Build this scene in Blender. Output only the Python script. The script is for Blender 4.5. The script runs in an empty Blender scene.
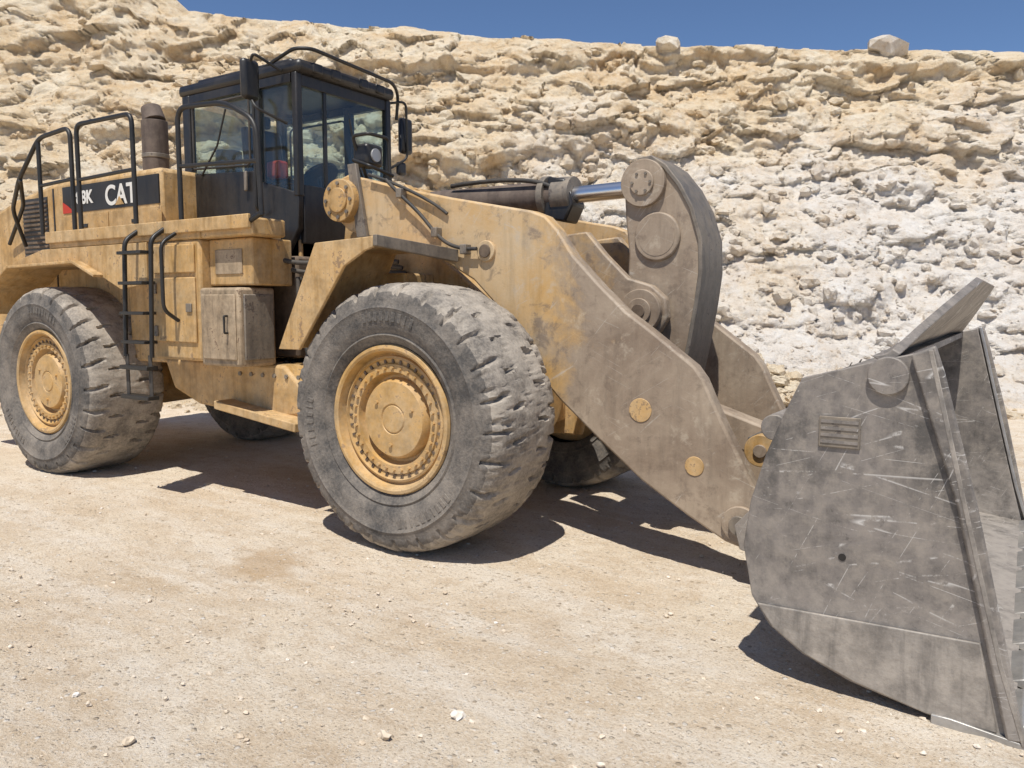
import bpy, math, random
from mathutils import Vector, Matrix, noise
random.seed(7)
sc=bpy.context.scene
PI=math.pi
# ------------------------------------------------------------------ materials
def newmat(name):
    m=bpy.data.materials.new(name); m.use_nodes=True
    nt=m.node_tree; b=nt.nodes['Principled BSDF']; return m,nt,b
def N(nt,t,**kw):
    n=nt.nodes.new(t)
    for k,v in kw.items():
        if k in n.inputs.keys(): n.inputs[k].default_value=v
        else: setattr(n,k,v)
    return n
def coords(nt,scale=(1,1,1)):
    t=nt.nodes.new('ShaderNodeTexCoord'); mp=nt.nodes.new('ShaderNodeMapping'); mp.inputs['Scale'].default_value=scale
    nt.links.new(t.outputs['Object'],mp.inputs['Vector']); return mp.outputs[0]
def rcoords(nt,rot,scl):
    t=nt.nodes.new('ShaderNodeTexCoord'); r=nt.nodes.new('ShaderNodeVectorRotate'); r.rotation_type='Y_AXIS'; r.inputs['Angle'].default_value=rot
    mp=nt.nodes.new('ShaderNodeMapping'); mp.inputs['Scale'].default_value=scl
    nt.links.new(t.outputs['Object'],r.inputs['Vector']); nt.links.new(r.outputs[0],mp.inputs['Vector']); return mp.outputs[0]
def tex(nt,vec,scale,detail=6,rough=.6,dist=0):
    n=N(nt,'ShaderNodeTexNoise',Scale=scale,Detail=detail,Roughness=rough,Distortion=dist)
    nt.links.new(vec,n.inputs['Vector']); return n.outputs['Fac']
def ramp(nt,fac,stops):
    r=nt.nodes.new('ShaderNodeValToRGB'); cr=r.color_ramp
    while len(cr.elements)<len(stops): cr.elements.new(.5)
    for e,(p,c) in zip(cr.elements,stops):
        e.position=p; e.color=(c,c,c,1) if not isinstance(c,tuple) else (*c,1)
    nt.links.new(fac,r.inputs[0]); return r.outputs[0]
def mix(nt,fac,a,b,mode='MIX'):
    m=nt.nodes.new('ShaderNodeMix'); m.data_type='RGBA'; m.blend_type=mode
    for s,i in ((fac,0),(a,6),(b,7)):
        if isinstance(s,(int,float)): m.inputs[i].default_value=s
        elif isinstance(s,tuple): m.inputs[i].default_value=(*s,1)
        else: nt.links.new(s,m.inputs[i])
    return m.outputs[2]
def math_(nt,op,a,b=None,clamp=False):
    m=nt.nodes.new('ShaderNodeMath'); m.operation=op; m.use_clamp=clamp
    for s,i in ((a,0),(b,1)):
        if s is None: continue
        if isinstance(s,(int,float)): m.inputs[i].default_value=s
        else: nt.links.new(s,m.inputs[i])
    return m.outputs[0]
def bump(nt,b,h,strength=.3,dist=.02):
    n=N(nt,'ShaderNodeBump',Strength=strength,Distance=dist)
    nt.links.new(h,n.inputs['Height']); nt.links.new(n.outputs[0],b.inputs['Normal'])

def dusty(name,base,dust,amount=.5,rough=.55,metal=0.0,bumps=.15,streak=True,chips=None,grime=.45):
    m,nt,b=newmat(name)
    v=coords(nt); v2=coords(nt,(2.6,2.6,.3))
    a=tex(nt,v,1.7,7,.68,.3); s=tex(nt,v2,5,5,.65); g=tex(nt,v,38,3,.6)
    f=math_(nt,'ADD',math_(nt,'MULTIPLY',a,.6),math_(nt,'MULTIPLY',s,.4)) if streak else a
    f=math_(nt,'ADD',f,math_(nt,'MULTIPLY',math_(nt,'SUBTRACT',g,.5),.25))
    fac=ramp(nt,f,[(.38,amount*.25),(.60,min(1,amount*1.35))])
    col=mix(nt,fac,base,dust)
    v3=tex(nt,v,5.5,6,.72)
    col=mix(nt,grime,col,ramp(nt,v3,[(.34,.3),(.58,1.0)]),'MULTIPLY')
    if streak: col=mix(nt,grime*.7,col,ramp(nt,s,[(.34,.4),(.50,1.0)]),'MULTIPLY')
    if chips:
        c=ramp(nt,math_(nt,'ADD',math_(nt,'MULTIPLY',v3,.75),math_(nt,'MULTIPLY',g,.3)),[(.60,0.0),(.64,1.0)])
        col=mix(nt,math_(nt,'MULTIPLY',c,.8),col,chips)
    nt.links.new(col,b.inputs['Base Color'])
    r=math_(nt,'ADD',math_(nt,'MULTIPLY',fac,.35),rough,True); nt.links.new(r,b.inputs['Roughness'])
    b.inputs['Metallic'].default_value=metal
    bump(nt,b,g,bumps,.01)
    return m
M_paint=dusty('dusty_yellow_paint',(.56,.315,.09),(.58,.415,.23),.66,.42,0,.12,True,(.24,.155,.09),.52)
M_paint2=dusty('rim_paint',(.56,.32,.09),(.58,.42,.24),.58,.4,0,.1,False,(.29,.19,.11),.5)
M_beige=dusty('dust_caked_panel',(.33,.235,.14),(.48,.37,.25),.7,.6,0,.15,True,(.13,.08,.05),.7)
M_black=dusty('black_paint',(.010,.010,.012),(.085,.072,.058),.26,.32,0,.05,True,None,.3)
M_rail=dusty('rail_paint',(.010,.010,.010),(.07,.058,.045),.22,.4,0,.05,False,None,.3)
M_rub=dusty('hose_rubber',(.02,.02,.02),(.16,.13,.10),.35,.6,0,.1,False,None,.3)
M_pipe=dusty('rusty_exhaust',(.12,.085,.07),(.24,.19,.15),.5,.6,.3,.2)
M_steel=dusty('grey_steel',(.17,.15,.13),(.36,.295,.22),.5,.45,.25,.2,True,(.1,.08,.07),.4)
M_grill=dusty('grille_brown',(.10,.07,.05),(.25,.18,.12),.5,.6)
M_white,nt,b=newmat('white_decal'); b.inputs['Base Color'].default_value=(.75,.73,.68,1)
M_red,nt,b=newmat('red_decal'); b.inputs['Base Color'].default_value=(.5,.04,.02,1)
M_chrome,nt,b=newmat('chrome_rod'); b.inputs['Base Color'].default_value=(.72,.72,.74,1); b.inputs['Metallic'].default_value=1; b.inputs['Roughness'].default_value=.3
M_lens,nt,b=newmat('lamp_lens'); b.inputs['Base Color'].default_value=(.35,.35,.35,1); b.inputs['Roughness'].default_value=.15
M_glass=bpy.data.materials.new('tinted_glass'); M_glass.use_nodes=True; nt=M_glass.node_tree; nt.nodes.clear()
tr=N(nt,'ShaderNodeBsdfTransparent'); tr.inputs[0].default_value=(.86,.92,.91,1)
gl=N(nt,'ShaderNodeBsdfGlossy'); gl.inputs['Roughness'].default_value=.03; gl.inputs[0].default_value=(.9,.95,1,1)
lw=N(nt,'ShaderNodeLayerWeight',Blend=.5); ou=N(nt,'ShaderNodeOutputMaterial'); mx=N(nt,'ShaderNodeMixShader')
pw=math_(nt,'ADD',math_(nt,'MULTIPLY',math_(nt,'POWER',lw.outputs['Facing'],4.0),.5),.04)
nt.links.new(pw,mx.inputs[0]); nt.links.new(tr.outputs[0],mx.inputs[1]); nt.links.new(gl.outputs[0],mx.inputs[2])
df=N(nt,'ShaderNodeBsdfDiffuse'); df.inputs[0].default_value=(.45,.38,.3,1); mx2=N(nt,'ShaderNodeMixShader')
nt.links.new(math_(nt,'MULTIPLY',ramp(nt,tex(nt,coords(nt),3,5,.6),[(.4,0.2),(.75,1.0)]),.07),mx2.inputs[0])
nt.links.new(mx.outputs[0],mx2.inputs[1]); nt.links.new(df.outputs[0],mx2.inputs[2]); nt.links.new(mx2.outputs[0],ou.inputs[0])
def arm_mat():
    m,nt,b=newmat('loader_arm_paint')
    v=coords(nt); a=tex(nt,v,1.5,7,.68,.4); g=tex(nt,v,30,4,.65); st=tex(nt,v,5.5,8,.72,.3)
    sx=N(nt,'ShaderNodeSeparateXYZ'); nt.links.new(v,sx.inputs[0])
    f=math_(nt,'ADD',math_(nt,'MULTIPLY',sx.outputs[0],.40),math_(nt,'MULTIPLY',math_(nt,'ADD',math_(nt,'MULTIPLY',a,.6),math_(nt,'MULTIPLY',st,.4)),1.1))
    fx=ramp(nt,f,[(.84,0.0),(1.26,1.0)])
    tan=mix(nt,ramp(nt,a,[(.35,.1),(.62,1.0)]),(.54,.32,.11),(.57,.42,.25))
    grey=mix(nt,ramp(nt,a,[(.35,0.0),(.62,1.0)]),(.235,.172,.12),(.40,.315,.23))
    col=mix(nt,fx,tan,grey)
    col=mix(nt,ramp(nt,st,[(.54,0.0),(.63,.6)]),col,(.19,.14,.10))
    col=mix(nt,ramp(nt,st,[(.34,.55),(.43,0.0)]),col,(.50,.42,.32))
    col=mix(nt,.28,col,ramp(nt,tex(nt,coords(nt,(3,3,.35)),4,5,.65),[(.36,.45),(.52,1.0)]),'MULTIPLY')
    for rot,scl in ((.9,(.25,1,4.0)),(.55,(.3,1,5)),(-.4,(.3,1,5.0))):
        n=tex(nt,rcoords(nt,rot,scl),1.6,1,.4); d=math_(nt,'ABSOLUTE',math_(nt,'SUBTRACT',n,.5))
        col=mix(nt,math_(nt,'MULTIPLY',ramp(nt,d,[(0.0,.6),(.006,0.0)]),ramp(nt,tex(nt,v,3+rot,5,.7),[(.52,0.0),(.6,1.0)])),col,(.52,.47,.40))
    nt.links.new(col,b.inputs['Base Color']); b.inputs['Roughness'].default_value=.6
    bump(nt,b,g,.2,.01); return m
M_arm=arm_mat()
def bucket_mat():
    m,nt,b=newmat('worn_bucket_steel')
    v=coords(nt); a=tex(nt,v,1.4,8,.72,.6); c=tex(nt,v,9,8,.75)
    col=mix(nt,ramp(nt,a,[(.38,0.0),(.60,1.0)]),(.10,.09,.081),(.25,.22,.195))
    col=mix(nt,ramp(nt,c,[(.46,0.0),(.66,.7)]),col,(.35,.305,.255))
    col=mix(nt,ramp(nt,c,[(.34,.6),(.42,0.0)]),col,(.065,.06,.054))
    col=mix(nt,ramp(nt,tex(nt,coords(nt,(3,3,.4)),4,5,.7),[(.45,0.0),(.65,.25)]),col,(.37,.32,.27))
    for scl,rot,sv_ in (((.25,1,5.0),.35,1.3),((.3,1,6),-.25,1.1),((.25,1,5),1.1,1.2),((.3,1,6),.05,.9)):
        n=tex(nt,rcoords(nt,rot,scl),1.5*sv_,1,.4)
        d=math_(nt,'ABSOLUTE',math_(nt,'SUBTRACT',n,.5))
        l=ramp(nt,d,[(0.0,.9),(.006,0.0)])
        br=ramp(nt,tex(nt,v,3.0+rot,6,.8),[(.51,0.0),(.57,1.0)])
        col=mix(nt,math_(nt,'MULTIPLY',l,br),col,(.60,.57,.53))
    sx=N(nt,'ShaderNodeSeparateXYZ'); nt.links.new(v,sx.inputs[0])
    w=ramp(nt,math_(nt,'ADD',sx.outputs[2],math_(nt,'MULTIPLY',a,.35)),[(.30,.75),(.75,0.0)])
    col=mix(nt,math_(nt,'MULTIPLY',w,ramp(nt,c,[(.35,.2),(.6,1.0)])),col,(.38,.34,.30))
    nt.links.new(col,b.inputs['Base Color']); b.inputs['Roughness'].default_value=.55; b.inputs['Metallic'].default_value=.1
    bump(nt,b,c,.25,.012); return m
M_bucket=bucket_mat()
M_wear=dusty('wear_plate',(.23,.21,.19),(.45,.395,.335),.65,.45,.15,.3,True,None,.6)
M_edge=dusty('polished_edge',(.45,.44,.43),(.5,.46,.4),.4,.35,.6,.2,False)
def tyre_mat(name,dk,lt,lo,hi):
    m,nt,b=newmat(name); v=coords(nt)
    a=tex(nt,v,3.2,8,.72); g=tex(nt,v,45,4,.7)
    col=mix(nt,ramp(nt,math_(nt,'ADD',a,math_(nt,'MULTIPLY',math_(nt,'SUBTRACT',g,.5),.4)),[(lo,0.0),(hi,1.0)]),dk,lt)
    nt.links.new(col,b.inputs['Base Color']); b.inputs['Roughness'].default_value=.9
    bump(nt,b,math_(nt,'ADD',g,a),.45,.016); return m
M_side=tyre_mat('tyre_sidewall',(.075,.069,.064),(.25,.216,.18),.36,.66)
M_tread=tyre_mat('tyre_tread',(.15,.132,.114),(.42,.365,.30),.34,.60)

# ------------------------------------------------------------------ mesh helpers
import bmesh
def link(o,parent=None):
    sc.collection.objects.link(o)
    if parent: o.parent=parent
    return o
def mobj(name,verts,faces,mat,parent=None,bevel=0,smooth=35):
    me=bpy.data.meshes.new(name); me.from_pydata([tuple(v) for v in verts],[],faces); me.update()
    bm=bmesh.new(); bm.from_mesh(me); bmesh.ops.recalc_face_normals(bm,faces=bm.faces); bm.to_mesh(me); bm.free()
    if mat: me.materials.append(mat)
    if smooth:
        me.shade_smooth(); me.set_sharp_from_angle(angle=math.radians(smooth))
    o=bpy.data.objects.new(name,me); link(o,parent)
    if bevel:
        md=o.modifiers.new('b','BEVEL'); md.width=bevel; md.segments=2; md.limit_method='ANGLE'; md.angle_limit=math.radians(40)
    return o
L=bpy.data.objects.new('wheel_loader',None); link(L)
def box(name,x0,x1,y0,y1,z0,z1,mat,bevel=.012,parent=L):
    vs=[(x,y,z) for x in (x0,x1) for y in (y0,y1) for z in (z0,z1)]
    fs=[(0,1,3,2),(4,6,7,5),(0,4,5,1),(2,3,7,6),(0,2,6,4),(1,5,7,3)]
    return mobj(name,vs,fs,mat,parent,bevel)
def plate(name,pts,y0,y1,mat,bevel=.01,parent=L):
    n=len(pts); vs=[(x,y0,z) for x,z in pts]+[(x,y1,z) for x,z in pts]
    fs=[tuple(range(n)),tuple(range(n,2*n))]+[(i,(i+1)%n,n+(i+1)%n,n+i) for i in range(n)]
    return mobj(name,vs,fs,mat,parent,bevel)
def cyl(name,p0,p1,r,mat,seg=32,bevel=.006,parent=L,r2=None):
    p0=Vector(p0);p1=Vector(p1); d=(p1-p0).normalized(); q=d.to_track_quat('Z','Y'); r2=r if r2 is None else r2
    vs=[];fs=[]
    for p,rr in ((p0,r),(p1,r2)):
        for i in range(seg):
            a=2*PI*i/seg; vs.append(p+q@Vector((math.cos(a)*rr,math.sin(a)*rr,0)))
    fs=[tuple(range(seg)),tuple(range(seg,2*seg))]+[(i,(i+1)%seg,seg+(i+1)%seg,seg+i) for i in range(seg)]
    return mobj(name,vs,fs,mat,parent,bevel,40)
def roundpath(pts,rad=.07):
    P=[Vector(p) for p in pts]; out=[P[0]]
    for i in range(1,len(P)-1):
        a,b,c=P[i-1],P[i],P[i+1]; r=min(rad,(a-b).length*.45,(c-b).length*.45)
        s=b+(a-b).normalized()*r; e=b+(c-b).normalized()*r
        for k in range(6):
            t=k/5; out.append(s*(1-t)**2+b*2*t*(1-t)+e*t*t)
    out.append(P[-1]); return out
def tube(name,pts,r,mat,rad=.07,parent=L,smoothpath=False):
    cu=bpy.data.curves.new(name,'CURVE'); cu.dimensions='3D'; cu.bevel_depth=r; cu.bevel_resolution=3; cu.use_fill_caps=True
    P=roundpath(pts,rad)
    if smoothpath:
        s=cu.splines.new('NURBS'); P=[Vector(p) for p in pts]; s.points.add(len(P)-1)
        for a,b in zip(s.points,P): a.co=(*b,1)
        s.use_endpoint_u=True; s.order_u=4
    else:
        s=cu.splines.new('POLY'); s.points.add(len(P)-1)
        for a,b in zip(s.points,P): a.co=(*b,1)
    cu.materials.append(mat); o=bpy.data.objects.new(name,cu); return link(o,parent)
def sheet(name,path,y0,y1,th,mat,bevel=0,parent=L):
    P=[Vector((x,z)) for x,z in path]; n=len(P); inn=[]
    for i in range(n):
        a=P[max(i-1,0)]; b=P[min(i+1,n-1)]; t=(b-a).normalized(); nn=Vector((t.y,-t.x)); inn.append(P[i]+nn*th)
    return plate(name,[tuple(p) for p in P]+[tuple(p) for p in reversed(inn)],y0,y1,mat,bevel,parent)

# ------------------------------------------------------------------ wheels
BOXF=[(0,1,3,2),(4,6,7,5),(0,4,5,1),(2,3,7,6),(0,2,6,4),(1,5,7,3)]
def wheel(tag,cx,cz,side,worn,seed):
    yc=1.3*side; o=side
    prof=[(.555,.34),(.585,.385),(.62,.405),(.64,.425),(.655,.415),(.70,.44),(.76,.452),(.82,.452),(.845,.462),(.86,.45),(.90,.443),(.935,.435),(.965,.418),(.99,.392),(1.008,.36),(1.02,.325),(1.027,.285),(1.03,.24),(1.032,.2),(1.033,.16),(1.034,.12),(1.035,.08),(1.035,.04)]
    prof=prof+[(1.035,0)]+[(r,-y) for r,y in reversed(prof)]
    NS=520; vs=[];fs=[];K=len(prof); lug=26
    for i in range(NS):
        th=2*PI*i/NS
        for j,(r,y) in enumerate(prof):
            rr=r
            if r>.925:
                sd=1 if y>0 else 0
                yy=abs(y)
                nz=noise.noise(Vector((math.cos(th)*5,math.sin(th)*5,y*6+seed)))
                lg=noise.noise(Vector((math.cos(th)*2,math.sin(th)*2,seed*3+sd)))
                ph=(th*lug/(2*PI)+.5*sd+.9*(yy-.3)+.05*math.sin(th*7+seed)+.12*nz)%1.0
                w=.075+.05*nz
                dist=abs(ph-.5)
                dp=(.040+.025*lg if worn else .048)
                if yy>.25 and r<1.029:
                    if dist<w: rr-=dp*(1 if dist<w*.6 else .6)
                elif .08<yy<.22:
                    ph3=(ph+.45)%1.0
                    if abs(ph3-.5)<.05+.04*nz: rr-=dp*.9
                n2=noise.noise(Vector((math.cos(th)*14,math.sin(th)*14,y*14+seed*2)))
                n3=noise.noise(Vector((math.cos(th)*30,math.sin(th)*30,y*30+seed*3)))
                rr+=.007*n2+.005*n3-(.014*max(0,nz) if worn else 0)
                if worn and .25<yy and n2>.22: rr-=.03*(n2-.22)*3
                if worn and n3>.38: rr-=.012
            x=math.cos(th)*rr; z=math.sin(th)*rr; yo=y
            if z<-1.02: z=-1.02-(z+1.02)*-.05
            if z<-.8: yo=y*(1+.05*(-z-.8)/.2)
            vs.append((cx+x,yc+o*yo,cz+z))
    for i in range(NS):
        for j in range(K-1):
            a=i*K+j;b=((i+1)%NS)*K+j; fs.append((a,a+1,b+1,b))
    t=mobj('tyre_'+tag,vs,fs,M_side,L,0,50); t.data.materials.append(M_tread)
    for p in t.data.polygons:
        j=p.index%(K-1)
        if 12<=j<=K-14: p.material_index=1
    vs=[];fs=[]; rnd=random.Random(seed)
    for c0,cnt in ((.9,9),(2.7,7),(4.6,10)):
        for i in range(cnt):
            th=c0+seed*.3+i*.075; k=len(vs); w_=.022 if rnd.random()<.8 else .008
            for rr in (.745,.815):
                for dt in (-w_,w_):
                    for y in (.44,.457): vs.append((cx+math.cos(th+dt)*rr,yc+o*y,cz+math.sin(th+dt)*rr))
            fs.extend([tuple(k+q for q in f) for f in BOXF])
    mobj('tyre_lettering_'+tag,vs,fs,M_side,L,0.003,30)
    rp=[(.30,-.2),(.555,-.2),(.555,.34),(.572,.375),(.562,.398),(.54,.402),(.522,.392),(.515,.35),(.498,.322),(.488,.318),(.482,.345),(.465,.352),(.458,.33),(.425,.318),(.418,.335),(.36,.335),(.352,.29),(.335,.262),(.315,.262),(.30,.315),(.285,.338),(.12,.345),(.11,.335),(.10,.345),(.0001,.345)]
    NS=96; vs=[];fs=[];K=len(rp)
    for i in range(NS):
        th=2*PI*i/NS
        for r,y in rp: vs.append((cx+math.cos(th)*r,yc+o*y,cz+math.sin(th)*r))
    for i in range(NS):
        for j in range(K-1):
            a=i*K+j;b=((i+1)%NS)*K+j; fs.append((a,a+1,b+1,b))
    mobj('rim_'+tag,vs,fs,M_paint2,L,0,32)
    vs=[];fs=[]
    def addc(r,th,rad,y0,y1,seg=6):
        c=Vector((cx+math.cos(th)*r,0,cz+math.sin(th)*r)); k=len(vs)
        for y in (y0,y1):
            for i in range(seg):
                a=2*PI*i/seg; vs.append((c.x+math.cos(a)*rad,yc+o*y,c.z+math.sin(a)*rad))
        fs.append(tuple(range(k,k+seg))); fs.append(tuple(range(k+seg,k+2*seg)))
        for i in range(seg): fs.append((k+i,k+(i+1)%seg,k+seg+(i+1)%seg,k+seg+i))
    for i in range(32): addc(.39,2*PI*i/32,.014,.33,.358)
    for i in range(3): addc(.2,2*PI*i/3+.4,.017,.34,.36)
    mobj('wheel_bolts_'+tag,vs,fs,M_paint2,L,0,30)
    vs=[];fs=[]
    for i in range(36):
        th=2*PI*i/36
        k=len(vs)
        for rr in (.428,.455):
            for dt in (-.022,.022):
                for y in (.31,.336): vs.append((cx+math.cos(th+dt)*rr,yc+o*y,cz+math.sin(th+dt)*rr))
        fs.extend([tuple(k+q for q in f) for f in BOXF])
    mobj('rim_lugs_'+tag,vs,fs,M_grill,L,0,30)
wheel('front_right',0,.985,-1,True,1)
wheel('front_left',0,.985,1,True,5)
wheel('rear_right',-5.0,1.01,-1,False,9)
wheel('rear_left',-5.0,1.01,1,False,13)
for x,t in ((0,'front'),(-5.0,'rear')):
    cyl('axle_'+t,(x,-1.0,1),(x,1.0,1),.22,M_paint)
    cyl('differential_'+t,(x-.38,0,1),(x+.38,0,1),.42,M_paint,r2=.3)
    for s in (-1,1): cyl('final_drive_%s_%d'%(t,s),(x,.62*s,1),(x,1.05*s,1),.36,M_grill)

# ------------------------------------------------------------------ rear frame and body
plate('rear_chassis',[(-6.6,.95),(-5.6,1.35),(-4.4,1.35),(-3.6,.95),(-2.2,.8),(-2.2,1.9),(-6.6,1.9)],-.62,.62,M_paint,.02)
plate('engine_hood',[(-7.25,1.75),(-3.62,1.75),(-3.62,3.27),(-5.65,3.27),(-6.6,3.14),(-7.15,3.0),(-7.25,2.9)],-1.1,1.1,M_paint,.05)
box('hood_gap_strip',-5.72,-5.69,-1.106,1.106,1.9,3.2,M_black,.0)
box('counterweight',-7.5,-6.35,-1.45,1.45,.95,2.0,M_paint,.08)
for i in range(13): box('louvre_%d'%i,-6.4,-5.86,-1.125,-1.1,2.42+i*.053,2.448+i*.053,M_grill,.004)
box('louvre_back',-6.42,-5.84,-1.108,-1.095,2.4,3.12,M_black,.0)
for i in range(2):
    box('hood_door_%d'%i,-5.5+i*.98,-4.58+i*.98,-1.112,-1.102,2.62,2.87,M_paint,.004)
    box('hood_latch_%d'%i,-5.1+i*.98,-4.98+i*.98,-1.125,-1.112,2.72,2.76,M_black,.004)
box('stripe_decal',-5.5,-3.64,-1.1045,-1.09,2.90,3.2,M_black,0)
def text(s,x,z,size,mat,name):
    cu=bpy.data.curves.new(name,'FONT'); cu.body=s; cu.size=size; cu.extrude=.002; cu.offset=.006; cu.materials.append(mat)
    o=bpy.data.objects.new(name,cu); o.location=(x,-1.109,z); o.rotation_euler=(PI/2,0,0); link(o,L)
text('988K',-5.3,2.99,.2,M_white,'model_lettering')
text('CAT',-4.62,2.94,.3,M_white,'maker_lettering')
plate('yellow_triangle',[(-4.42,2.93),(-4.26,2.93),(-4.34,3.02)],-1.116,-1.112,M_paint,0)
plate('red_mark',[(-5.5,2.9),(-5.25,2.9),(-5.4,2.985),(-5.5,3.03)],-1.108,-1.106,M_red,0)
cyl('exhaust_stack',(-4.7,-.42,3.2),(-4.7,-.42,3.98),.145,M_pipe)
cyl('exhaust_band',(-4.7,-.42,3.55),(-4.7,-.42,3.6),.152,M_steel)
cyl('exhaust_tip',(-4.7,-.42,3.98),(-4.76,-.42,4.14),.13,M_pipe,r2=.11)
cyl('exhaust_mouth',(-4.76,-.42,4.135),(-4.762,-.42,4.142),.095,M_black,bevel=0)
cyl('air_precleaner',(-4.5,.45,3.2),(-4.5,.45,3.75),.16,M_black)
box('walkway_right',-4.9,-2.3,-1.6,-.62,2.44,2.6,M_paint,.02)
box('walkway_right_front',-2.298,-1.6,-1.598,-1.22,2.442,2.598,M_paint,.02)
box('walkway_lip',-4.9,-1.6,-1.635,-1.6,2.5,2.62,M_paint,.008)
box('walkway_left',-4.9,-1.9,.62,1.6,2.44,2.6,M_paint,.02)
box('cab_floor_frame',-3.9,-2.1,-.60,.60,2.2,2.5,M_paint,.02)
for s in (-1,1):
    a,b_=(-1.72,-1.08) if s<0 else (1.08,1.72)
    sheet('rear_fender_%d'%s,[(-6.25,1.75),(-6.1,2.02),(-5.6,2.28),(-4.25,2.3),(-3.85,2.15)],a,b_,.03,M_paint,.006)
    plate('rear_fender_panel_%d'%s,[(-6.2,1.85),(-6.05,2.1),(-5.6,2.33),(-5.0,2.44),(-3.1,2.44),(-3.1,2.05),(-3.55,2.0),(-3.85,2.12),(-4.25,2.27),(-5.6,2.25),(-6.1,2.0)],-1.62 if s<0 else 1.58,-1.58 if s<0 else 1.62,M_paint,.006)
box('side_tank_panel',-3.07,-2.32,-1.6,-.7,1.33,2.44,M_paint,.03)
box('tank_door',-3.0,-2.38,-1.622,-1.6,1.5,2.1,M_paint,.01)
box('tank_door_top',-3.0,-2.38,-1.622,-1.6,2.14,2.4,M_paint,.01)
box('tank_latch',-2.5,-2.42,-1.638,-1.622,1.78,1.86,M_steel,.005)
box('upper_side_panel',-2.318,-1.72,-1.50,-1.05,2.02,2.438,M_paint,.015)
box('upper_side_vent',-2.22,-1.85,-1.512,-1.50,2.12,2.34,M_beige,.006)
box('rear_side_wall',-4.1,-3.08,-1.2,-.7,1.25,2.44,M_paint,.02)
for z in (1.6,2.0): box('door_hinge_%d'%int(z*10),-3.03,-2.95,-1.64,-1.618,z-.05,z+.05,M_steel,.005)
box('battery_box',-2.315,-1.77,-1.62,-1.22,1.30,2.0,M_beige,.025)
box('battery_box_lid',-2.27,-1.81,-1.64,-1.62,1.36,1.94,M_beige,.01)
box('battery_box_front_cover',-1.768,-1.745,-1.58,-1.26,1.36,1.94,M_steel,.008)
tube('battery_box_handle',[(-1.90,-1.645,1.6),(-1.90,-1.68,1.6),(-1.90,-1.68,1.75),(-1.90,-1.645,1.75)],.01,M_rail,.01)
box('transmission_housing',-2.3,-1.72,-1.0,-.5,1.35,2.3,M_grill,.03)
plate('rear_frame_lower',[(-3.45,1.30),(-1.65,1.30),(-1.35,1.05),(-1.35,.86),(-1.9,.80),(-2.9,.86),(-3.3,1.0)],-1.25,1.25,M_paint,.03)
plate('lower_step',[(-2.4,.95),(-1.3,.82),(-1.3,.74),(-2.4,.87)],-1.45,-.9,M_paint,.01)
for k in range(6):
    x=-2.25+k*.16; cyl('frame_bolt_%d'%k,(x,-1.265,1.2),(x,-1.25,1.2),.022,M_steel,6,0)
box('left_tank',-3.07,-1.8,.7,1.6,1.33,2.44,M_paint,.03)
box('hitch_frame',-2.4,-1.5,-.5,.5,.7,2.25,M_grill,.04)
cyl('hitch_pin',(-2.0,0,.6),(-2.0,0,2.4),.16,M_steel)
cyl('steering_cylinder',(-2.3,-.75,1.15),(-1.0,-.55,1.2),.07,M_steel)
cyl('steering_rod',(-1.5,-.63,1.18),(-.9,-.53,1.2),.04,M_chrome)
for k in range(9):
    y=-1.15+k*.09; z0=2.38-k*.05
    tube('hose_%d'%k,[(-2.2,y,z0),(-1.8,y-.05,z0-.12-.03*(k%3)),(-1.45,y+.1,z0-.22-.05*k),(-1.1,y*.7,z0-.04),(-.8,y*.6,z0-.1)],.022,M_rub,smoothpath=True)
for k in range(5):
    tube('low_hose_%d'%k,[(-1.9,-1.0+.08*k,1.3),(-1.5,-1.12+.08*k,1.02+.06*k),(-1.2,-.95+.08*k,1.05+.08*k),(-.9,-.6,1.3)],.03,M_rub,smoothpath=True)
for k in range(3):
    tube('drop_hose_%d'%k,[(-1.65,-1.05+.07*k,2.1),(-1.6,-1.1+.07*k,1.7),(-1.5,-1.12+.05*k,1.4),(-1.35,-1.1,1.15)],.022,M_rub,smoothpath=True)
cyl('hose_manifold',(-1.45,-1.12,1.17),(-1.2,-1.12,1.17),.075,M_steel)
cyl('hose_manifold_lower',(-1.42,-1.10,1.0),(-1.16,-1.10,1.0),.07,M_steel)
# ladder
for x in (-3.22,-2.80):
    tube('ladder_rail_%d'%int(-x*100),[(x,-1.62,2.55),(x,-1.76,2.45),(x,-1.80,1.36)],.022,M_rail)
for i,z in enumerate((2.33,2.05,1.77,1.5)):
    box('ladder_step_%d'%i,-3.2,-2.82,-1.86,-1.72,z-.015,z+.015,M_rail,.004)
for x in (-3.2,-2.83):
    box('flex_strap_%d'%int(-x*100),x-.025,x+.025,-1.805,-1.793,.98,1.38,M_rub,.002)
for i,z in enumerate((1.26,.98)): box('flex_step_%d'%i,-3.24,-2.80,-1.86,-1.74,z-.02,z+.02,M_rail,.006)
tube('ladder_grab',[(-2.62,-1.63,2.5),(-2.62,-1.78,2.4),(-2.62,-1.78,1.8),(-2.62,-1.63,1.7)],.018,M_rail)
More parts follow.
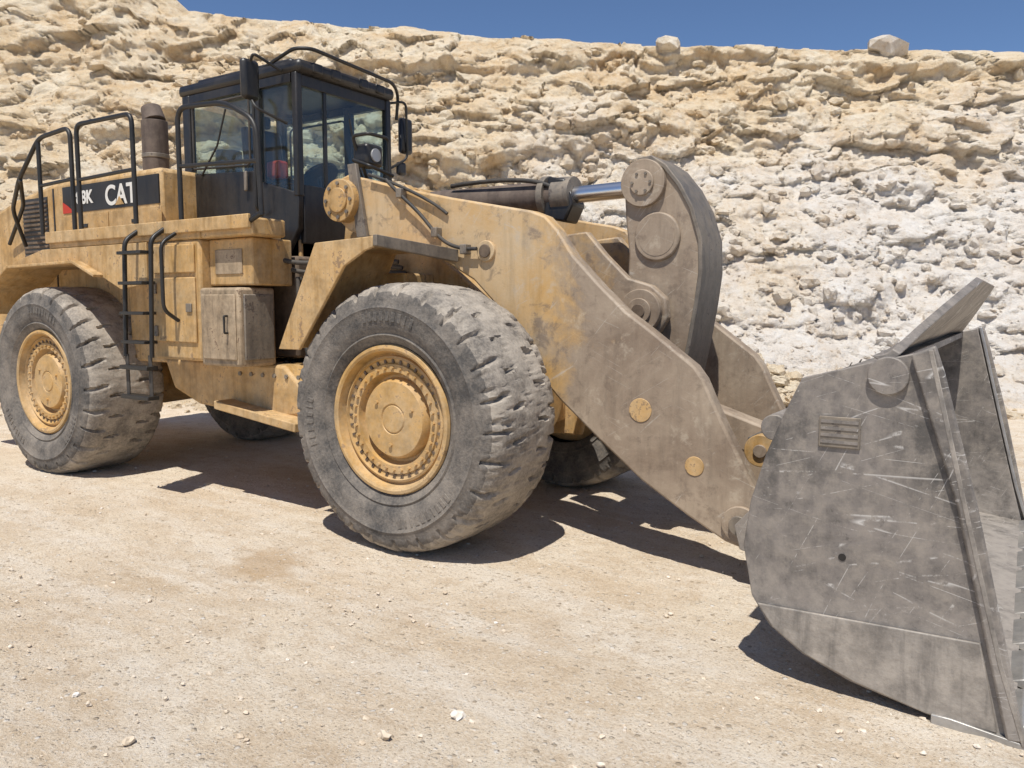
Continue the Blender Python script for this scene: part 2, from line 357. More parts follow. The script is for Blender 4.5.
# handrails
Y=-1.6; r=.023
tube('handrail_rear',[(-6.2,-1.2,2.55),(-6.05,Y+.2,2.95),(-5.45,Y,3.22),(-4.98,Y,3.62),(-4.36,Y,3.66),(-4.36,Y,2.6)],r,M_rail,.12)
tube('handrail_rear_mid',[(-6.7,-1.15,2.6),(-6.1,-1.25,3.02),(-5.42,Y,3.22)],r,M_rail,.1)
tube('handrail_mid_1',[(-5.0,Y,2.6),(-5.0,Y,3.6)],r,M_rail)
tube('handrail_mid_2',[(-5.0,Y,3.12),(-4.36,Y,3.14)],r*.8,M_rail)
tube('handrail_centre',[(-4.24,Y,2.6),(-4.24,Y,3.67),(-3.27,Y,3.66),(-3.27,Y,2.6)],r,M_rail,.1)
tube('handrail_centre_mid',[(-4.24,Y,3.12),(-3.27,Y,3.14)],r*.8,M_rail)
tube('handrail_front',[(-2.56,Y,2.6),(-2.56,Y,3.62),(-1.9,Y,3.58),(-1.5,Y,3.38),(-1.46,Y,2.6)],r,M_rail,.14)
tube('handrail_front_mid',[(-2.56,Y,3.1),(-1.47,Y,3.05)],r*.8,M_rail)
tube('handrail_front_foot',[(-1.46,Y,2.62),(-1.62,Y,2.56)],r,M_rail)
tube('handrail_left',[(-5,1.6,2.6),(-5,1.6,3.6),(-3,1.6,3.6),(-3,1.6,2.6)],r,M_rail,.1)
# ------------------------------------------------------------------ cab
W=.64; XR=-3.8; XF=-2.02; XM=-2.62
box('cab_roof',XR-.06,XF+.06,-W-.05,W+.05,4.07,4.2,M_black,.05)
box('cab_roof_cap',XR+.1,XF-.2,-W+.08,W-.08,4.2,4.27,M_black,.04)
for s in (-1,1):
    y0,y1=(s*W-.04,s*W+.04)
    box('cab_post_rear_%d'%s,XR,XR+.12,y0,y1,2.5,4.08,M_black,.015)
    box('cab_post_mid_%d'%s,XM-.05,XM+.05,y0,y1,2.3,4.08,M_black,.015)
    box('cab_post_front_%d'%s,XF-.07,XF,y0,y1,2.9,4.08,M_black,.015)
    box('cab_side_header_%d'%s,XR+.12,XF-.09,y0+.005,y1-.005,3.99,4.075,M_black,.005)
    plate('cab_side_lower_%d'%s,[(XR+.12,2.5),(XM-.05,2.5),(XM-.05,3.2),(XR+.12,3.25)],y0+.006,y1-.006,M_black,.01)
    plate('cab_side_front_lower_%d'%s,[(XM+.05,2.15),(XF-.35,2.15),(XF-.02,2.6),(XF-.01,2.93),(XM+.05,3.08)],y0+.006,y1-.006,M_black,.01)
    box('cab_glass_side_%d'%s,XR+.12,XM-.05,s*W-.006,s*W+.006,3.2,4.0,M_glass,0)
    box('cab_glass_quarter_%d'%s,XM+.05,XF-.07,s*W-.006,s*W+.006,2.95,4.0,M_glass,0)
    tube('window_seal_%d'%s,[(XR+.17,s*(W+.035),3.30),(XM-.1,s*(W+.035),3.26),(XM-.1,s*(W+.035),3.95),(XR+.17,s*(W+.035),3.95),(XR+.17,s*(W+.035),3.30)],.012,M_rub,.06)
box('cab_front_sill',XF-.075,XF-.012,-W+.04,W-.04,2.45,3.02,M_black,.01)
box('cab_front_lower',XF-.3,XF-.08,-W+.04,W-.04,2.2,2.7,M_black,.03)
box('cab_front_header',XF-.075,XF-.015,-W+.04,W-.04,3.96,4.07,M_black,.005)
box('cab_windscreen',XF-.05,XF-.038,-W+.04,W-.04,3.02,3.96,M_glass,0)
box('cab_windscreen_divider',XF-.055,XF-.025,-.30,-.26,3.02,3.96,M_black,0.004)
box('cab_rear_panel',XR+.02,XR+.08,-W+.04,W-.04,2.5,3.25,M_black,.01)
box('cab_rear_glass',XR+.045,XR+.057,-W+.04,W-.04,3.25,3.98,M_glass,0)
box('cab_floor',XR+.1,XF-.1,-W+.05,W-.05,2.6,2.66,M_black,.01)
box('seat_base',-3.25,-2.75,-.25,.25,2.66,3.08,M_black,.05)
box('seat_cushion',-3.25,-2.72,-.28,.28,3.08,3.2,M_black,.05)
plate('seat_back',[(-3.35,3.15),(-3.2,3.15),(-3.3,3.8),(-3.42,3.8)],-.25,.25,M_black,.04)
box('seat_headrest',-3.42,-3.32,-.13,.13,3.82,3.96,M_black,.03)
box('seat_armrest_red',-2.7,-2.5,-.50,-.36,3.14,3.32,M_red,.03)
cyl('steering_column',(-2.25,0,2.66),(-2.42,0,3.2),.04,M_black)
cyl('steering_wheel',(-2.42,0,3.2),(-2.44,0,3.23),.2,M_black)
box('cab_monitor',-2.2,-2.16,.3,.52,3.1,3.32,M_black,.01)
box('door_handle',-2.78,-2.74,-.72,-.69,3.0,3.2,M_steel,.01)
tube('door_grab_bar',[(-2.52,-.7,2.75),(-2.52,-.78,2.8),(-2.52,-.78,3.85),(-2.52,-.7,3.9)],.015,M_rail,.05)
tube('wiper_arm',[(XF+.01,.3,3.0),(XF+.03,.1,3.35),(XF+.03,.0,3.75)],.01,M_rail,.03)
tube('side_wiper_arm',[(-3.5,-.68,3.22),(-3.2,-.7,3.5),(-3.05,-.7,3.85)],.01,M_rail,.03)
tube('roof_rail',[(-2.5,-.66,4.18),(-2.05,-.66,4.3),(-1.93,-.55,4.30),(-1.93,.62,4.24),(-2.0,.78,4.16),(-2.05,.8,3.9)],.018,M_rail,.12)
for y in (-.45,-.2,.2,.45): box('roof_lamp_%d'%int(y*100),XF-.0,XF+.07,y-.07,y+.07,4.09,4.19,M_black,.02)
box('mirror_right',-2.42,-2.34,-1.03,-.83,3.80,4.18,M_black,.04)
tube('mirror_right_arm',[(-2.2,-.7,4.1),(-2.3,-.95,4.22),(-2.36,-.93,4.15)],.014,M_rail,.05)
tube('mirror_right_arm_lower',[(-2.15,-.68,3.6),(-2.3,-.93,3.72),(-2.36,-.93,3.8)],.014,M_rail,.05)
box('mirror_left',-2.1,-2.02,.86,1.06,3.55,3.95,M_black,.04)
box('mirror_left_small',-2.08,-2.02,.80,.94,3.3,3.45,M_black,.03)
tube('mirror_left_arm',[(-2.05,.66,4.05),(-1.95,.85,4.1),(-2.02,.95,3.5),(-2.05,.68,3.35)],.014,M_rail,.08)
cyl('beacon_post',(-3.6,.4,4.2),(-3.6,.4,4.4),.015,M_rail)
y=-.62
box('headlamp_housing',-1.25,-1.07,y-.11,y+.11,3.1,3.3,M_black,.03)
cyl('headlamp_lens',(-1.075,y,3.2),(-1.055,y,3.2),.06,M_lens,24,.002)
tube('headlamp_guard',[(-1.2,y+.16,2.75),(-1.2,y-.16,3.36),(-1.0,y-.16,3.36),(-1.0,y+.1,3.36),(-1.0,y+.12,2.95)],.016,M_rail,.05)
tube('headlamp_guard_low',[(-1.2,y-.15,3.15),(-1.0,y-.15,3.08),(-.95,y+.1,3.02)],.016,M_rail,.04)
plate('headlamp_bracket',[(-1.2,3.1),(-1.1,3.1),(-.98,2.45),(-1.1,2.45)],y-.23,y-.19,M_steel,.004)
# ------------------------------------------------------------------ front frame
for s in (-1,1):
    y0,y1=sorted((s*.5,s*.42))
    plate('front_frame_tower_%d'%s,[(-1.75,.75),(-1.65,2.2),(-1.55,2.85),(-1.35,3.0),(-1.1,2.95),(-.75,2.5),(-.2,2.1),(.45,1.6),(.62,1.1),(.5,.62),(-1.2,.6)],y0,y1,M_paint,.015)
box('front_frame_core',-1.5,.35,-.42,.42,.75,1.6,M_paint,.03)
plate('front_frame_top',[(-1.4,1.6),(-1.3,2.5),(-.9,2.5),(.2,1.75),(.3,1.6)],-.40,.40,M_paint,.02)
for s in (-1,1):
    a,b_=sorted((s*1.75,s*.84))
    sheet('front_fender_%d'%s,[(-1.10,1.50),(-.66,2.30),(-.08,2.33)],a,b_,.025,M_paint,.005)
    a,b_=sorted((s*1.765,s*1.735))
    plate('front_fender_flange_%d'%s,[(-1.11,1.49),(-.665,2.325),(-.06,2.35),(-.06,2.27),(-.14,2.25),(-.36,2.14),(-.87,1.49)],a,b_,M_paint,.006)
    V=[(-.06,s*1.765,2.36),(-.06,s*1.765,2.28),(-.02,s*.84,2.30),(-.02,s*.84,2.20),(-.02,s*1.765,2.36),(-.02,s*1.765,2.28),(.03,s*.84,2.30),(.03,s*.84,2.20)]
    mobj('front_fender_lip_%d'%s,V,[(0,1,3,2),(4,6,7,5),(0,2,6,4),(1,5,7,3),(0,4,5,1),(2,3,7,6)],M_steel,L,.004)
    a,b_=sorted((s*.9,s*.5))
    box('fender_bracket_%d'%s,-.95,-.5,a,b_,2.0,2.12,M_paint,.02)
# ------------------------------------------------------------------ lift arms
arm=[(-1.47,2.80),(-1.46,2.90),(-1.38,2.98),(-1.25,3.02),(-1.03,2.97),(-.63,2.86),(-.1,2.74),(.42,2.635),(.70,2.58),(.83,2.53),(.94,2.42),(1.08,2.22),(1.31,1.99),(1.52,1.80),(1.71,1.67),(1.90,1.53),(2.05,1.42),(2.12,1.33),(2.18,1.20),(2.28,1.0),(2.50,.60),(2.56,.45),(2.57,.33),(2.52,.22),(2.42,.17),(2.30,.20),(2.03,.34),(1.66,.56),(1.3,.84),(.97,1.11),(.80,1.28),(.62,1.5),(.41,1.81),(.15,2.05),(-.19,2.23),(-.6,2.38),(-1.0,2.45),(-1.25,2.52),(-1.4,2.64)]
for s in (-1,1):
    a,b_=sorted((s*.80,s*.66))
    plate('lift_arm_%d'%s,arm,a,b_,M_arm,.018)
    o=s
    cyl('arm_pivot_boss_%d'%s,(-1.25,o*.92,2.78),(-1.25,o*.52,2.78),.19,M_paint)
    cyl('arm_pivot_cap_%d'%s,(-1.25,o*.94,2.78),(-1.25,o*.92,2.78),.11,M_paint)
    for k in range(8):
        a2=k*PI/4; cyl('pivot_bolt_%d_%d'%(s,k),(-1.25+.15*math.cos(a2),o*.935,2.78+.15*math.sin(a2)),(-1.25+.15*math.cos(a2),o*.92,2.78+.15*math.sin(a2)),.018,M_steel,6,0)
    cyl('cyl_pin_boss_%d'%s,(.29,o*.83,2.28),(.29,o*.62,2.28),.085,M_arm)
    cyl('cyl_pin_%d'%s,(.29,o*.845,2.28),(.29,o*.83,2.28),.055,M_grill)
    cyl('arm_disc_mid_%d'%s,(1.65,o*.806,1.08),(1.65,o*.79,1.08),.088,M_paint,40,.003)
    cyl('arm_disc_low_%d'%s,(2.07,o*.806,.71),(2.07,o*.79,.71),.07,M_paint,40,.003)
    cyl('bucket_pin_boss_%d'%s,(2.41,o*.83,.34),(2.41,o*.60,.34),.13,M_arm)
    cyl('bucket_pin_%d'%s,(2.41,o*.86,.34),(2.41,o*.83,.34),.07,M_steel)
    cyl('lift_cylinder_%d'%s,(-.9,o*.57,1.15),(.2,o*.57,1.45),.11,M_paint)
    cyl('lift_rod_%d'%s,(.2,o*.57,1.45),(.85,o*.57,1.63),.06,M_chrome)
cyl('arm_cross_tube',(1.25,-.66,1.55),(1.25,.66,1.55),.24,M_arm,48)
tube('arm_hose',[(-.75,-.84,2.93),(-.6,-.86,2.80),(-.35,-.85,2.62),(-.2,-.85,2.42),(0,-.85,2.30),(.22,-.85,2.30)],.016,M_rub,smoothpath=True)
tube('arm_hose_upper',[(-.95,-.84,2.99),(-.6,-.83,2.88),(-.25,-.83,2.72),(-.1,-.82,2.6)],.014,M_rub,smoothpath=True)
for k,(x,z) in enumerate(((-.58,2.8),(-.2,2.45),(.1,2.3))): box('hose_clamp_%d'%k,x-.03,x+.03,-.88,-.8,z-.04,z+.04,M_steel,.006)
sup=[(.62,2.05),(.72,2.42),(.95,2.44),(1.12,2.25),(1.32,2.06),(1.52,2.0),(1.64,1.90),(1.66,1.75),(1.58,1.62),(1.45,1.45),(1.3,1.35),(1.0,1.4)]
for s in (-1,1):
    a,b_=sorted((s*.34,s*.25))
    plate('lever_support_%d'%s,sup,a,b_,M_arm,.015)
    cyl('lever_pivot_boss_%d'%s,(1.45,s*.40,1.80),(1.45,s*.26,1.80),.17,M_arm,40)
    cyl('lever_pivot_cap_%d'%s,(1.45,s*.42,1.80),(1.45,s*.40,1.80),.10,M_arm,40)
    cyl('lever_pivot_hub_%d'%s,(1.45,s*.43,1.80),(1.45,s*.42,1.80),.055,M_grill,24)
crank=[(1.22,2.80),(1.25,2.92),(1.34,3.0),(1.46,3.0),(1.57,2.92),(1.70,2.76),(1.80,2.58),(1.87,2.35),(1.88,2.10),(1.85,1.85),(1.80,1.55),(1.74,1.25),(1.70,1.05),(1.60,.93),(1.48,.93),(1.38,1.02),(1.34,1.2),(1.30,1.5),(1.26,1.75),(1.26,2.0),(1.27,2.26),(1.24,2.5)]
for s in (-1,1):
    a,b_=sorted((s*.22,s*.13)); plate('bell_crank_%d'%s,crank,a,b_,M_arm,.02)
    cyl('bell_crank_boss_%d'%s,(1.52,s*.25,2.38),(1.52,s*.2,2.38),.19,M_arm,40,.012)
    cyl('bell_crank_recess_%d'%s,(1.52,s*.253,2.38),(1.52,s*.25,2.38),.15,M_arm,40,.0)
    cyl('rod_pin_boss_%d'%s,(1.40,s*.27,2.80),(1.40,s*.12,2.80),.185,M_arm,40)
    cyl('rod_pin_cap_%d'%s,(1.40,s*.29,2.80),(1.40,s*.27,2.80),.10,M_arm,40)
    for k in range(6):
        a2=k*PI/3; cyl('rod_pin_bolt_%d_%d'%(s,k),(1.40+.075*math.cos(a2),s*.30,2.80+.075*math.sin(a2)),(1.40+.075*math.cos(a2),s*.289,2.80+.075*math.sin(a2)),.012,M_steel,6,0)
sheet('bell_crank_rim',[(1.34,3.0),(1.46,3.01),(1.58,2.93),(1.71,2.77),(1.81,2.59),(1.885,2.35),(1.895,2.10),(1.865,1.85),(1.815,1.55),(1.75,1.22)],-.24,.24,.035,M_steel,.006)
cyl('tilt_cylinder_barrel',(-.9,0,2.80),(.48,0,2.79),.135,M_pipe)
cyl('tilt_cylinder_gland',(.48,0,2.79),(.66,0,2.79),.16,M_steel)
cyl('tilt_cylinder_flange',(.36,0,2.79),(.42,0,2.79),.18,M_steel)
cyl('tilt_rod',(.66,0,2.79),(1.28,0,2.80),.07,M_chrome)
cyl('tilt_rod_eye',(1.40,-.12,2.80),(1.40,.12,2.80),.17,M_arm)
cyl('tilt_base',(-1.0,-.2,2.78),(-1.0,.2,2.78),.18,M_paint)
plate('tilt_base_bracket',[(-1.25,2.45),(-.8,2.45),(-.85,2.85),(-1.0,2.98),(-1.15,2.9)],-.3,-.2,M_paint,.01)
plate('tilt_base_bracket_b',[(-1.25,2.45),(-.8,2.45),(-.85,2.85),(-1.0,2.98),(-1.15,2.9)],.2,.3,M_paint,.01)
plate('gland_block',[(.40,2.6),(.62,2.55),(.70,2.7),(.62,2.92),(.45,2.95)],-.12,.12,M_black,.02)
tube('tilt_hose',[(-.6,-.1,2.95),(-.1,-.15,2.97),(.35,-.14,2.95),(.5,-.12,2.85)],.02,M_rub,smoothpath=True)
plate('tilt_link',[(1.50,.90),(1.68,.88),(2.45,.64),(2.52,.74),(2.48,.88),(2.38,.92),(1.62,1.16),(1.48,1.08)],-.1,.1,M_arm,.02)
cyl('tilt_link_pin_rear',(1.58,-.28,1.02),(1.58,.28,1.02),.1,M_paint)
cyl('tilt_link_pin',(2.40,-.34,.78),(2.40,.34,.78),.12,M_paint)
cyl('tilt_link_pin_cap',(2.40,-.36,.78),(2.40,-.34,.78),.05,M_arm)
# ------------------------------------------------------------------ bucket
HB=2.1
prof=[(4.05,-.095),(3.70,-.055),(3.36,.015),(3.15,.10),(2.98,.22),(2.88,.36),(2.83,.60),(2.86,.84),(2.93,1.08),(3.02,1.30),(3.12,1.48),(3.30,1.56),(3.50,1.60)]
sheet('bucket_shell',prof,-HB+.04,HB-.04,.04,M_bucket,.0)
side=[(4.05,-.10),(3.70,-.07),(3.36,.0),(3.13,.085),(2.96,.20),(2.865,.34),(2.815,.60),(2.845,.84),(2.915,1.09),(3.0,1.31),(3.08,1.49),(3.22,1.53),(3.39,1.58),(3.62,1.64),(3.80,.9),(3.96,.25)]
for s in (-1,1):
    a,b_=sorted((s*HB,s*(HB-.045)))
    plate('bucket_side_%d'%s,side,a,b_,M_bucket,.006)
    a,b_=sorted((s*(HB+.032),s*(HB+.002)))
    plate('bucket_side_rib_%d'%s,[(3.56,1.62),(3.66,1.67),(3.70,1.55),(3.86,.95),(4.02,.25),(4.09,-.08),(4.02,-.09),(3.94,.25),(3.775,.95)],a,b_,M_bucket,.012)
    a,b_=sorted((s*(HB+.018),s*(HB+.002)))
    plate('bucket_wear_plate_%d'%s,[(2.90,.31),(3.90,.33),(3.985,-.07),(3.70,-.06),(3.38,.01),(3.14,.095),(2.98,.2)],a,b_,M_wear,.006)
    sheet('bucket_side_edge_%d'%s,[(3.63,1.645),(3.81,.9),(3.97,.25),(4.08,-.10)],s*HB-.045 if s>0 else -HB-.034,s*HB+.034 if s>0 else -HB+.045,-.022,M_edge if s>0 else M_wear,.004)
    cyl('bucket_top_gusset_%d'%s,(3.47,s*(HB+.03),1.52),(3.47,s*(HB-.02),1.52),.09,M_bucket,24)
box('bucket_id_plate',3.17,3.36,-HB-.012,-HB-.001,1.16,1.31,M_steel,.003)
for i in range(4): box('bucket_id_plate_line_%d'%i,3.18,3.35,-HB-.016,-HB-.012,1.18+i*.033,1.195+i*.033,M_bucket,0)
cyl('bucket_drain_hole',(3.30,-HB-.004,.62),(3.30,-HB+.001,.62),.018,M_black,16,0)
plate('bucket_cutting_edge',[(3.72,-.10),(4.16,-.125),(4.19,-.10),(3.80,-.05),(3.72,-.05)],-HB-.03,HB+.03,M_edge,.004)
for i in range(8):
    y=-1.85+i*3.7/7
    plate('bucket_edge_segment_%d'%i,[(4.0,-.06),(4.20,-.115),(4.26,-.12),(4.22,-.085),(4.08,-.03)],y-.21,y+.21,M_edge,.006)
def spill():
    ys_=[-2.06,-1.8,-1.5,-1.2,-1.0,-.85,.85,1.0,1.2,1.5,1.8,2.06]
    def pk(y):
        t=min(1,max(0,(2.06-abs(y))/1.25)); t=t**.8
        return (3.51+.27*t,1.62+.375*t)
    rows=[]
    for k in range(6):
        u=k/5
        row=[]
        for y in ys_:
            x,z=pk(y); row.append((3.42+(x-3.42)*u+.05*u*(1-u),y,1.585+(z-1.585)*u-.03*u*(1-u)))
        rows.append(row)
    vs=[];fs=[];n=len(ys_); nr=6
    for th in (0,.045):
        for row in rows:
            for x,y,z in row: vs.append((x-th*.8,y,z+th*.5))
    M_=nr*n
    for k in (0,M_):
        for r_ in range(nr-1):
            for i in range(n-1): fs.append((k+r_*n+i,k+r_*n+i+1,k+(r_+1)*n+i+1,k+(r_+1)*n+i))
    ring=list(range(n))+[r_*n+n-1 for r_ in range(1,nr)]+[(nr-1)*n+i for i in range(n-2,-1,-1)]+[r_*n for r_ in range(nr-2,0,-1)]
    for i in range(len(ring)):
        a=ring[i]; b=ring[(i+1)%len(ring)]; fs.append((a,b,b+M_,a+M_))
    mobj('bucket_spill_guard',vs,fs,M_bucket,L,.004,30)
spill()
for y in (-.56,.56,.9): plate('bucket_back_rib_%d'%int(y*100),[(2.84,.30),(2.6,.15),(2.3,.22),(2.28,.42),(2.55,.62),(2.9,1.15),(3.1,1.5),(2.98,1.2),(2.87,.84)],y-.04,y+.04,M_bucket,.008)
plate('bucket_back_rib_outer',[(2.84,.30),(2.62,.16),(2.44,.2),(2.40,.36),(2.52,.5),(2.75,.85),(2.9,1.15),(3.1,1.5),(2.98,1.2),(2.87,.84)],-.92,-.87,M_bucket,.008)
for y in (-.22,.22): plate('bucket_link_lug_%d'%int(y*100),[(2.84,.5),(2.45,.62),(2.27,.72),(2.28,.86),(2.42,.94),(2.9,1.15),(2.95,1.1)],y-.035,y+.035,M_bucket,.008)
cyl('bucket_back_tube',(2.9,-1.9,1.2),(2.9,1.9,1.2),.07,M_bucket)

# ------------------------------------------------------------------ terrain
def gh(x,y):
    t=min(max((x+4)/4,0),1); u=min(max(x/4,0),1.6)
    return -.04*t-.06*u
cx,cy=2.0,-2.0
def gridc(n,c):
    out=[]
    for i in range(n):
        t=2*i/(n-1)-1; out.append(c+ 9*t+ 150*t**7 )
    return out
n=460; xs=gridc(n,cx-1); ys=gridc(n,cy); vs=[];fs=[]
for y in ys:
    for x in xs:
        d=math.hypot(x-cx,y-cy)
        z=gh(x,y)
        p=Vector((x,y,0))
        z+=.020*noise.noise(p*.9)+.008*noise.noise(p*3.1)+.006*noise.noise(p*8)+ (.10*noise.noise(p*.2) if d>9 else 0)*min(1,(d-9)/5 if d>9 else 0)
        if d<8: z+=.006*noise.noise(p*21)
        vs.append((x,y,z))
for j in range(n-1):
    for i in range(n-1):
        a=j*n+i; fs.append((a,a+1,a+n+1,a+n))
m,nt,b=newmat('quarry_dirt'); v=coords(nt)
a=tex(nt,v,.6,8,.68,.4); c=tex(nt,v,5,8,.74); g=tex(nt,v,60,5,.78); tr_=tex(nt,coords(nt,(.5,2.2,1)),1.1,7,.68,.3)
col=mix(nt,ramp(nt,a,[(.38,0.0),(.60,1.0)]),(.68,.535,.375),(.81,.69,.535))
col=mix(nt,ramp(nt,tr_,[(.45,0.0),(.60,.7)]),col,(.84,.745,.62))
col=mix(nt,ramp(nt,c,[(.36,.6),(.50,0.0)]),col,(.59,.445,.295))
col=mix(nt,ramp(nt,g,[(.38,.65),(.46,0.0)]),col,(.46,.345,.235))
col=mix(nt,ramp(nt,g,[(.55,0.0),(.62,.6)]),col,(.87,.80,.71))
geo=N(nt,'ShaderNodeVectorMath'); geo.operation='DISTANCE'; nt.links.new(v,geo.inputs[0]); geo.inputs[1].default_value=(-.55,-2.45,0)
sd=math_(nt,'ADD',geo.outputs['Value'],math_(nt,'MULTIPLY',tex(nt,v,2.5,7,.7),1.1))
col=mix(nt,ramp(nt,sd,[(.75,.6),(1.0,0.0)]),col,(.50,.34,.19))
hs=[]
for sc_,lo_ in ((22.0,.72),(60.0,.6)):
    vo=N(nt,'ShaderNodeTexVoronoi',Scale=sc_); nt.links.new(v,vo.inputs['Vector'])
    sp=N(nt,'ShaderNodeSeparateColor'); nt.links.new(vo.outputs['Color'],sp.inputs[0])
    sel=ramp(nt,sp.outputs[0],[(lo_,0.0),(lo_+.02,1.0)])
    peb=math_(nt,'MULTIPLY',sel,ramp(nt,vo.outputs['Distance'],[(.22,1.0),(.34,0.0)]))
    pc=ramp(nt,sp.outputs[1],[(0.0,(.44,.34,.235)),(.45,(.66,.55,.41)),(1.0,(.87,.82,.75))])
    col=mix(nt,math_(nt,'MULTIPLY',peb,.85),col,pc); hs.append(peb)
nt.links.new(col,b.inputs['Base Color']); b.inputs['Roughness'].default_value=.95; b.inputs['Specular IOR Level'].default_value=.2
h=math_(nt,'ADD',math_(nt,'MULTIPLY',g,.7),math_(nt,'ADD',math_(nt,'MULTIPLY',c,1.6),math_(nt,'ADD',math_(nt,'MULTIPLY',hs[0],.45),math_(nt,'MULTIPLY',hs[1],.25))))
bump(nt,b,h,.85,.035)
mobj('ground',vs,fs,m,None,0,180)

# cliff
C2=Vector((4.01,-6.16,0)); S=Vector((math.cos(math.radians(33)),math.sin(math.radians(33)),0)); D=Vector((-S.y,S.x,0))
def topz(s):
    pts=[(-60,12),(-16,11.6),(-10.2,11.1),(-9.0,9.95),(-4,9.45),(0,9.1),(4,8.9),(10,8.7),(15,8.5),(60,8)]
    for (a,za),(b_,zb) in zip(pts,pts[1:]):
        if a<=s<=b_: return za+(zb-za)*(s-a)/(b_-a)
    return 9
scol=[]
NSs=700
for i in range(NSs):
    t=2*i/(NSs-1)-1; scol.append(17*t+45*t**9)
NV=290
def vor(p):
    d,pt=noise.voronoi(p); q=pt[0]
    return noise.cell(q*7.3+Vector((3.1,1.7,9.2))), d[1]-d[0]
def sstep(x): 
    x=max(0,min(1,x)); return x*x*(3-2*x)
vs=[];fs=[];wh=[]
for j in range(NV+6):
    v_=min(j/(NV-1),1.0)
    for i,s in enumerate(scol):
        H=topz(s)
        z=-.3+ (H+.3)*v_
        nn=14.8+ 7.8*v_ + .4*math.sin(v_*3.0+s*.08)
        if v_<.22: nn-= (0.22-v_)**2*14
        if j>=NV: nn+= (j-NV+1)**2*1.3; z+=-.02*(j-NV+1)
        P=C2+S*s+D*nn; P.z=z
        q=Vector((s,z*1.15,nn*.6))
        big=noise.fractal(q*.17,1.0,2.0,3)
        w1=q+Vector((noise.noise(q*.7),noise.noise(q*.7+Vector((5,5,5))),0))*.5+Vector((noise.noise(q*2.5),noise.noise(q*2.5+Vector((5,5,5))),0))*.15
        wq=Vector((w1.x*.6,w1.y*1.05,w1.z*.5)); c1,e1=vor(wq)
        wq2=Vector((w1.x*1.7,w1.y*2.7,w1.z*1.4)); c2,e2=vor(wq2)
        f1=noise.fractal(q*.9+Vector((9,3,1)),.74,2.1,8)
        rug=.4+.6*min(1,v_*1.5)
        dd=.6*big+rug*(.24*c1+.14*c2-.35*max(0,.12-e1)-.25*max(0,.12-e2))+.24*f1
        lz=z*.38+.65*noise.noise(Vector((s*.14,z*.1,1)))+.18*noise.noise(Vector((s*.9,z*.5,7)))+.06*noise.noise(Vector((s*3,z*1.5,7)))
        fr=lz-math.floor(lz)
        amp=max(0,noise.noise(Vector((s*.15,math.floor(lz)*3.3,2)))+.28)
        dd+=.68*amp*(sstep(fr/.10)*(1-fr))*sstep((v_-.25)*2.2)
        k=1.0 if j<NV else max(0.1,1-(j-NV)*.2)
        dd*=min(1,v_*12)*k
        if v_>.95: dd*=1-.5*(v_-.95)/.05
        P-= D*dd*.95; P.z+= dd*.08
        vs.append(P)
        m_=noise.fractal(Vector((s*.16,z*.22,3)),1.0,2.0,4)
        ww=(s*.055+.10) + (.62-v_)*1.3 + m_*.9
        if v_>.78: ww-= (v_-.78)*4
        if s<-9 and v_>.93: ww+=1.8
        if v_<.10: ww-=.5
        wh.append(max(0,min(1,ww*1.1)))
ns=NSs
for j in range(NV+5):
    for i in range(ns-1):
        a=j*ns+i; fs.append((a,a+1,a+ns+1,a+ns))
m,nt,b=newmat('quarry_rock'); v=coords(nt)
at=N(nt,'ShaderNodeAttribute',attribute_name='white')
a=tex(nt,v,.9,8,.7,.4); c=tex(nt,v,4.5,8,.76); g=tex(nt,v,20,5,.78); st=tex(nt,coords(nt,(1,1,2.2)),.9,8,.72,.5)
tan=mix(nt,ramp(nt,a,[(.36,0.0),(.60,1.0)]),(.77,.59,.375),(.87,.75,.565))
tan=mix(nt,ramp(nt,st,[(.48,0.0),(.62,.75)]),tan,(.72,.50,.27))
wht=mix(nt,ramp(nt,a,[(.36,0.0),(.60,1.0)]),(.80,.71,.61),(.89,.84,.775))
fac=math_(nt,'ADD',at.outputs['Fac'],math_(nt,'MULTIPLY',math_(nt,'SUBTRACT',c,.5),1.7),True)
col=mix(nt,fac,tan,wht)
col=mix(nt,ramp(nt,c,[(.34,.5),(.45,0.0)]),col,(.54,.39,.25))
col=mix(nt,ramp(nt,g,[(.36,.45),(.44,0.0)]),col,(.54,.41,.28))
col=mix(nt,ramp(nt,g,[(.55,0.0),(.65,.5)]),col,(.89,.83,.74))
nt.links.new(col,b.inputs['Base Color']); b.inputs['Roughness'].default_value=.95; b.inputs['Specular IOR Level'].default_value=.2
vo=N(nt,'ShaderNodeTexVoronoi',Scale=3.4); vo.feature='F1'
wv=nt.nodes.new('ShaderNodeVectorMath'); wv.operation='ADD'
nz=N(nt,'ShaderNodeTexNoise',Scale=2.2,Detail=4.0); nt.links.new(v,nz.inputs['Vector']); nt.links.new(v,wv.inputs[0]); nt.links.new(nz.outputs['Color'],wv.inputs[1]); nt.links.new(wv.outputs[0],vo.inputs['Vector'])
h=math_(nt,'ADD',math_(nt,'MULTIPLY',c,1.1),math_(nt,'ADD',math_(nt,'MULTIPLY',g,.45),math_(nt,'MULTIPLY',vo.outputs['Distance'],.3)))
bump(nt,b,h,.8,.19)
M_rock=m
cl=mobj('quarry_cliff',vs,fs,m,None,0,180)
at=cl.data.attributes.new('white','FLOAT','POINT'); at.data.foreach_set('value',wh)
cliffv=vs
def rockproto(seed):
    bm=bmesh.new(); bmesh.ops.create_icosphere(bm,subdivisions=2,radius=1)
    for v in bm.verts:
        p=v.co.copy(); c_,e_=vor(p*1.1+Vector((seed*3.3,seed,1)))
        v.co=p*(1+.3*noise.noise(p*1.2+Vector((seed*7,0,0)))+.3*c_-.1)
    V=[v.co.copy() for v in bm.verts]; F=[tuple(v.index for v in f.verts) for f in bm.faces]; bm.free(); return V,F
protos=[rockproto(i) for i in range(8)]
